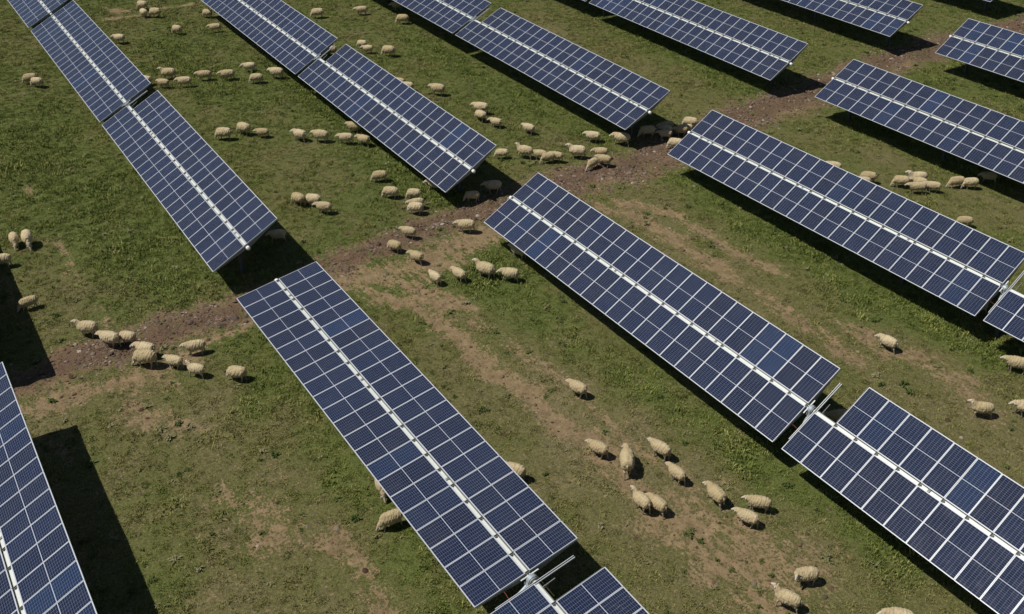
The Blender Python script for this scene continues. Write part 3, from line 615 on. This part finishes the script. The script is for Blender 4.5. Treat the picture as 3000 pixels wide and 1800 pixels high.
# ------------------------------------------------------------------ solar trackers
PITCH = 1.02; ML = 2.035; MWD = 1.006; IN = .085     # module pitch, length, width, inner edge from tube axis
YC = IN+ML/2
def make_meshes():
    fr = MB(); a, b = MWD/2, ML/2; w = .017
    fr.box(-a, a, -b, -b+w, -.035, .003); fr.box(-a, a, b-w, b, -.035, .003)
    fr.box(-a, -a+w, -b+w, b-w, -.035, .003); fr.box(a-w, a, -b+w, b-w, -.035, .003)
    gl = MB(); gl.box(-a+w*.6, a-w*.6, -b+w*.6, b-w*.6, -.006, 0, 0)
    gl.box(-a+w*.6, a-w*.6, -b+w*.6, b-w*.6, -.012, -.0065, 1)
    gl.box(-.05, .05, -.03, .03, -.035, -.013, 2)
    rail = MB()
    for s in (-1, 1):
        rail.add([(s*.040-.006, -2.07, -.04), (s*.040+.006, -2.07, -.04), (s*.040+.006, 2.07, -.04), (s*.040-.006, 2.07, -.04),
                  (s*.040-.006, -2.07, -.075), (s*.040+.006, -2.07, -.075), (s*.040+.006, 2.07, -.075), (s*.040-.006, 2.07, -.075),
                  (s*.040-.006, -.10, -.26), (s*.040+.006, -.10, -.26), (s*.040+.006, .10, -.30), (s*.040-.006, .10, -.30)],
                 [(0, 1, 2, 3), (0, 4, 5, 1), (2, 6, 7, 3), (4, 8, 9, 5), (8, 11, 10, 9), (11, 7, 6, 10),
                  (0, 3, 7, 11, 8, 4), (1, 5, 9, 10, 6, 2)], 0)
    rail.box(-.034, .034, -2.05, 2.05, -.076, -.070, 1)  # floor coloured near black, painting the shade inside the open channel
    rail.box(.056, .098, -.030, .030, -.0849, -.078, 1)
    arm = MB()
    for s in (-1, 1): arm.box(s*.040-.011, s*.040+.011, -1.6, 1.6, -.085, -.038, 0)
    arm.box(-.023, .023, -1.6, 1.6, -.080, -.074, 1)  # dark floor again paints shade between the walls
    srail = MB()
    srail.box(-.022, .022, -.36, .36, -.05, -.02, 0)
    br = MB()
    br.tube((-.05, 0, -.17), (.05, 0, -.17), .125, n=16, mat=0); br.box(-.065, -.052, -.10, .10, -.16, -.085, 1); br.box(.052, .065, -.10, .10, -.16, -.085, 1)
    dr = MB()
    dr.tube((-.09, 0, -.17), (.06, 0, -.17), .195, n=28, mat=0); dr.tube((-.13, 0, -.17), (-.09, 0, -.17), .16, n=20, mat=1)
    dr.tube((.06, 0, -.17), (.12, 0, -.17), .17, n=20, mat=1); dr.tube((-.02, -.24, -.22), (-.02, -.02, -.36), .11, n=14, mat=0)
    for i in range(10):
        t = 2*PI*i/10; dr.tube((-.15, .12*math.cos(t), -.17+.12*math.sin(t)), (.14, .12*math.cos(t), -.17+.12*math.sin(t)), .012, n=6, mat=1)
    mo = MB(); mo.tube((-.02, -.24, -.30), (-.02, -.58, -.44), .06, n=14, mat=0); mo.tube((-.02, -.58, -.44), (-.02, -.66, -.473), .045, n=12, mat=1)
    strut = MB(); strut.tube((0, .10, -.20), (.04, .62, -.12), .015, n=8); strut.tube((0, .10, -.32), (.04, .62, -.12), .012, n=8)
    cap = MB(); cap.tube((0, 0, -.17), (.13, 0, -.17), .105, n=20, mat=0); cap.tube((.13, 0, -.17), (.165, 0, -.17), .085, .05, n=20, mat=0)
    cap.tube((.165, 0, -.17), (.175, 0, -.17), .025, n=10, mat=1)
    cab = MB(); pts = [(-.33, 0, -.10), (-.15, .01, -.17), (0, .0, -.20), (.15, -.01, -.17), (.33, 0, -.10)]
    for p0, p1 in zip(pts[:-1], pts[1:]): cab.tube(p0, p1, .009, n=8)
    return dict(frame=fr.mesh('panel_frame', [M_frame]), glass=gl.mesh('solar_panel', [M_cell, M_back, M_black]),
        rail=rail.mesh('mounting_rail', [M_rail, M_dark]), srail=srail.mesh('short_rail', [M_tube]), arm=arm.mesh('bare_rail', [M_frame, M_dark]),
        bearing=br.mesh('bearing', [M_rail, M_dark]), drive=dr.mesh('slew_drive', [M_drive, M_rail]), motor=mo.mesh('motor', [M_drive, M_black]),
        strut=strut.mesh('brace', [M_rail]), cap=cap.mesh('end_cap', [M_cap, M_black]), cable=cab.mesh('cable', [M_red]))
MS = make_meshes()
def part(name, me, parent, loc=(0, 0, 0), rot=(0, 0, 0)):
    o = bpy.data.objects.new(name, me); o.location = loc; o.rotation_euler = rot
    root.objects.link(o); o.parent = parent
    return o
def tracker(xa, xb, y, hz, sl, tilt, label):
    xd = (xa+22*PITCH+xb)/2
    t = empty('solar_tracker', (xd, y, 0), (0, -math.atan(sl), 0))
    props(t, label, 'solar tracker', 'rows of solar panels on single axis trackers')
    ct, st = math.cos(tilt), math.sin(tilt)
    def L(x, v=0, n=0): return (x-xd, v*ct-n*st, hz+v*st+n*ct)
    R = (tilt, 0, 0)
    for seg, x0 in ((0, xa), (1, xb)):
        for i in range(22):
            for s in (-1, 1):
                if seg == 1 and i == 0 and s == 1: continue
                jx = random.gauss(0, .002); jr = random.gauss(0, .0022)
                p = part('solar_panel', MS['glass'], t, L(x0+(i+.5)*PITCH+jx, s*YC, .0), (tilt+jr, random.gauss(0, .0018), 0))
                part('panel_frame', MS['frame'], p)
        for i in range(23):
            if seg == 1 and i == 0: continue
            xx = x0+i*PITCH+(.04 if i == 0 else -.04 if i == 22 else 0)
            part('mounting_rail', MS['rail'], t, L(xx), R)
    # torque tube from end to end; lower body widened to block sun leaks
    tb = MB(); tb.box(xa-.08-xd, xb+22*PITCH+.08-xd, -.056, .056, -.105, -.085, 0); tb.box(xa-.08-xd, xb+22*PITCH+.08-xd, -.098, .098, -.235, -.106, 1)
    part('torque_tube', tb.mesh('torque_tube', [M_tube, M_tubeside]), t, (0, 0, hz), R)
    gap0, gap1 = xa+22*PITCH, xb
    post_x = [xa+1.6*PITCH, xa+9.4*PITCH, xa+16.6*PITCH, xb+5.4*PITCH, xb+12.6*PITCH, xb+20.4*PITCH]
    zc = -.17*ct; yc = .17*st
    for px in post_x:
        part('bearing', MS['bearing'], t, L(px), R)
        pm = MB(); top = hz+zc-.08
        for s in (-1, 1): pm.box(-.075, .075, yc+s*.085-.005, yc+s*.085+.005, -.4, top)
        pm.box(-.005, .005, yc-.08, yc+.08, -.4, top); pm.box(-.085, .085, yc-.11, yc+.11, top, top+.02)
        part('support_post', pm.mesh('support_post', [M_post]), t, (px-xd, 0, 0))
    gc = (gap0+gap1)/2
    pm = MB(); top = hz+zc-.22
    for s in (-1, 1): pm.box(-.09, .09, yc+s*.11-.006, yc+s*.11+.006, -.4, top)
    pm.box(-.006, .006, yc-.104, yc+.104, -.4, top); pm.box(-.10, .10, yc-.14, yc+.14, top, top+.03)
    part('support_post', pm.mesh('support_post', [M_post]), t, (gc-xd, 0, 0))
    d = part('slew_drive', MS['drive'], t, L(gc-.02), R); part('motor', MS['motor'], d)
    part('mounting_rail', MS['arm'], t, L(gap1-.03), R)
    part('brace', MS['strut'], t, L(gap1+.16), R)
    part('short_rail', MS['srail'], t, L(gap0+.12), R)
    part('cable', MS['cable'], t, L(gc, -1.0), R)
    part('end_cap', MS['cap'], t, L(xb+22*PITCH+.08), R)
    part('end_cap', MS['cap'], t, L(xa-.08), (-tilt, 0, PI))
    return t
for T in TRACKERS: tracker(*T)

# ------------------------------------------------------------------ sheep
def ring_loft(vs, fs, path, n=14):
    """path: (x,y,z, half width, half height) rings across the path direction"""
    pts = [Vector(p[:3]) for p in path]; b = len(vs)
    for i, p in enumerate(path):
        a = pts[max(i-1, 0)]; c = pts[min(i+1, len(pts)-1)]; t = (c-a).normalized()
        side = Vector((0, 1, 0)) if abs(t.y) < .8 else Vector((1, 0, 0))
        side = (side-t*side.dot(t)).normalized(); up = t.cross(side)
        for k in range(n):
            an = 2*PI*k/n; vs.append(pts[i]+side*math.cos(an)*p[3]+up*math.sin(an)*p[4])
    for i in range(len(path)-1):
        for k in range(n):
            k2 = (k+1) % n; fs.append((b+i*n+k, b+i*n+k2, b+(i+1)*n+k2, b+(i+1)*n+k))
    fs.append(tuple(b+k for k in range(n-1, -1, -1))); e = b+(len(path)-1)*n; fs.append(tuple(e+k for k in range(n)))
def sheep_mesh(kind, phase, yaw=0., seed=0, fat=1.):
    vs, fs = [], []
    f = fat
    ring_loft(vs, fs, [(-.54, 0, .56, .06, .07), (-.515, 0, .565, .155*f, .155), (-.44, 0, .565, .215*f, .215), (-.28, 0, .555, .255*f, .255),
        (-.05, 0, .545, .272*f, .272), (.15, 0, .545, .255*f, .265), (.30, 0, .565, .212*f, .235), (.40, 0, .60, .15, .175), (.45, 0, .615, .08, .09)], 18)
    nk = {'w': [(.28, .60, .18, .19), (.40, .635, .14, .155), (.50, .645, .11, .12), (.57, .65, .092, .10)],
          'u': [(.28, .62, .18, .19), (.38, .70, .125, .15), (.44, .78, .10, .12), (.49, .835, .088, .095)],
          't': [(.28, .60, .16, .17), (.38, .66, .11, .13), (.45, .70, .085, .10), (.50, .72, .082, .088)],
          's': [(.28, .56, .18, .18), (.38, .52, .14, .14), (.45, .44, .11, .12), (.49, .38, .09, .095)],
          'g': [(.26, .55, .18, .18), (.38, .47, .14, .145), (.47, .36, .11, .12), (.53, .27, .092, .10)]}[kind]
    hd = {'w': (.80, -.48), 'u': (.93, -.30), 't': (.80, -.6), 's': (.35, -.94), 'g': (.50, -.87)}[kind]
    hx, hz = nk[-1][0], nk[-1][1]; hl = .245; L = math.hypot(*hd); ux, uz = hd[0]/L, hd[1]/L
    head = [(hx-ux*.03, hz-uz*.03, .070, .070), (hx+ux*.03, hz+uz*.03, .072, .080), (hx+ux*hl*.42, hz+uz*hl*.42, .058, .068),
            (hx+ux*hl*.75, hz+uz*hl*.75, .042, .048), (hx+ux*hl*.98, hz+uz*hl*.98, .034, .036), (hx+ux*hl*1.05, hz+uz*hl*1.05, .018, .02)]
    px = .30
    def yw(x, z, fr):
        a = yaw*fr; return (px+(x-px)*math.cos(a), (x-px)*math.sin(a), z)
    ring_loft(vs, fs, [(*yw(x, z, min(1, .25+i*.2)), a, b) for i, (x, z, a, b) in enumerate(nk)], 14)
    ring_loft(vs, fs, [(*yw(x, z, 1), a, b) for x, z, a, b in head], 14)
    sy, cy = math.sin(yaw), math.cos(yaw)
    for s in (-1, 1):                                       # ears
        bx, bz = hx+ux*.01, hz+uz*.01
        path = []
        for dd, w, h in ((.05, .020, .016), (.09, .030, .013), (.13, .030, .012), (.17, .012, .010)):
            x0, y0, z0 = bx-dd*.25, s*dd, bz+.035-dd*.22
            path.append((px+(x0-px)*cy-y0*sy, (x0-px)*sy+y0*cy, z0, w, h))
        ring_loft(vs, fs, path, 8)
    for s, ph in ((-1, phase), (1, -phase)):                # legs
        sw = .13*ph
        ring_loft(vs, fs, [(.25, s*.10, .52, .085, .10), (.26+sw*.2, s*.105, .38, .055, .065), (.26+sw*.5, s*.10, .27, .034, .040),
            (.27+sw*.85, s*.10, .12, .026, .027), (.27+sw, s*.10, .045, .027, .029), (.285+sw, s*.10, .0, .032, .040)], 10)
        sw = -.14*ph
        ring_loft(vs, fs, [(-.33, s*.09, .54, .10, .15), (-.31+sw*.15, s*.115, .41, .070, .10), (-.39+sw*.5, s*.11, .28, .036, .046),
            (-.385+sw*.85, s*.105, .12, .026, .028), (-.375+sw, s*.105, .045, .027, .029), (-.36+sw, s*.105, .0, .032, .040)], 10)
    ring_loft(vs, fs, [(-.50, 0, .68, .036, .036), (-.56, 0, .62, .034, .032), (-.58, 0, .52, .028, .026), (-.58, 0, .38, .016, .016)], 8)
    me = bpy.data.meshes.new('sheep_raw'); me.from_pydata([tuple(v) for v in vs], [], fs); me.update()
    bm = bmesh.new(); bm.from_mesh(me); bmesh.ops.recalc_face_normals(bm, faces=bm.faces); bm.to_mesh(me); bm.free()
    o = bpy.data.objects.new('sheep_raw', me); root.objects.link(o)
    r = o.modifiers.new('r', 'REMESH'); r.mode = 'VOXEL'; r.voxel_size = .0135; r.use_smooth_shade = True
    s_ = o.modifiers.new('s', 'SMOOTH'); s_.factor = .6; s_.iterations = 4
    dg = bpy.context.evaluated_depsgraph_get(); dg.update()
    m2 = bpy.data.meshes.new_from_object(o.evaluated_get(dg), depsgraph=dg)
    bpy.data.objects.remove(o); bpy.data.meshes.remove(me)
    m2.name = 'sheep_body'; m2.materials.clear()
    for m_ in (M_fleece, M_skin, M_hoof, M_leg): m2.materials.append(m_)
    n = len(m2.vertices); co = np.empty(n*3); m2.vertices.foreach_get('co', co); co = co.reshape(-1, 3)
    no = np.empty(n*3); m2.vertex_normals.foreach_get('vector', no); no = no.reshape(-1, 3)
    H0 = np.array(yw(hx+ux*.02, hz+uz*.02, 1)); HD = np.array([ux*cy, ux*sy, uz])
    ear = np.array(yw(hx, hz, 1))
    def zone(c):
        rel = c-H0; al = rel@HD; rad = np.linalg.norm(rel-np.outer(al, HD), axis=1)
        face = (al > .02) & (rad < .11)
        er = (np.linalg.norm(c-ear, axis=1) < .21) & (rad > .082) & (al > -.06)
        leg = c[:, 2] < .27
        if kind in 'gs': leg &= ~((np.linalg.norm(c-H0, axis=1) < .22))
        hoof = (c[:, 2] < .028)
        nose = (al > hl*.93) & (rad < .06)
        z = np.zeros(len(c), int); z[leg] = 3; z[face | er] = 1; z[hoof | nose] = 2
        return z
    zv = zone(co)
    for i in range(n):
        if zv[i] == 0:
            p = Vector(co[i]); q = Vector((p.x*16, p.y*8, p.z*8))+Vector((seed*5., 0, 0))
            d = .022*noise.noise(q)+.014*noise.noise(p*5+Vector((0, seed*3., 0)))+.005*noise.noise(p*40)
            co[i] += no[i]*d
    m2.vertices.foreach_set('co', co.ravel())
    pc = np.empty(len(m2.polygons)*3); m2.polygons.foreach_get('center', pc)
    m2.polygons.foreach_set('material_index', zone(pc.reshape(-1, 3)).astype(np.int32))
    m2.polygons.foreach_set('use_smooth', np.ones(len(m2.polygons), bool)); m2.update()
    return m2
BODY = {'w': [sheep_mesh('w', 1, 0, 1), sheep_mesh('w', -1, .25, 2, 1.08), sheep_mesh('w', .4, -.2, 3, .95)],
        'g': [sheep_mesh('g', .6, .1, 4, 1.05), sheep_mesh('g', -.5, -.3, 5)],
        'u': [sheep_mesh('u', .8, 0, 6), sheep_mesh('u', -.7, -.35, 7, .93)],
        's': [sheep_mesh('s', .5, .2, 8, 1.12)], 't': [sheep_mesh('t', .4, .95, 9)]}
HY = {'w': (0, .25, -.2), 'g': (.1, -.3), 'u': (0, -.35), 's': (.2,), 't': (0,)}   # head turn of each body
cnt = {k: 0 for k in BODY}
for (x_, y_, yaw, s_, po, lab) in SHEEP:
    ml = BODY[po]; me_ = ml[cnt[po] % len(ml)]; yaw = yaw-math.degrees(HY[po][cnt[po] % len(ml)])*.4; cnt[po] += 1
    o = bpy.data.objects.new('sheep', me_)
    o.location = (x_, y_, ground_z(x_, y_)-.005); o.rotation_euler = (0, 0, math.radians(yaw))
    s_ *= .97; o.scale = (s_, s_*random.uniform(.96, 1.06), s_*random.uniform(1.07, 1.14))
    link(o); props(o, lab, 'sheep', 'flock of sheep among the panel rows')

# ------------------------------------------------------------------ sky, sun, camera
w = bpy.data.worlds.new('World'); sc.world = w; w.use_nodes = True
nt = w.node_tree; bg = nt.nodes['Background']
sky = nt.nodes.new('ShaderNodeTexSky'); sky.sky_type = 'NISHITA'; sky.sun_disc = False
sd = Vector((-SUN[0], -SUN[1], 1)).normalized()
elev = math.asin(sd.z)
sky.sun_elevation = elev; sky.sun_rotation = math.atan2(sd.x, sd.y); sky.altitude = 300; sky.air_density = 1; sky.dust_density = .7
nt.links.new(sky.outputs[0], bg.inputs[0]); bg.inputs[1].default_value = SKYS
sl = bpy.data.lights.new('sun', 'SUN'); sl.energy = SUNE; sl.angle = math.radians(.5); sl.color = (1, .955, .88)
so = bpy.data.objects.new('sun', sl); link(so); so.rotation_euler = sd.to_track_quat('Z', 'Y').to_euler(); so.location = (0, 0, 60)
cam = bpy.data.cameras.new('camera'); co_ = bpy.data.objects.new('camera', cam); link(co_)
co_.location = (0, 0, CAM['h']); co_.rotation_euler = CAM['rot']
cam.sensor_width = 36; cam.lens = 36*CAM['f']/3000; cam.shift_x = -CAM['cx']/3000; cam.shift_y = CAM['cy']/3000
cam.clip_end = 6000; sc.camera = co_
sc.view_settings.view_transform = 'Standard'; sc.view_settings.look = 'None'
sc.view_settings.gamma = 1; sc.view_settings.exposure = 0; sc.view_settings.use_curve_mapping = False
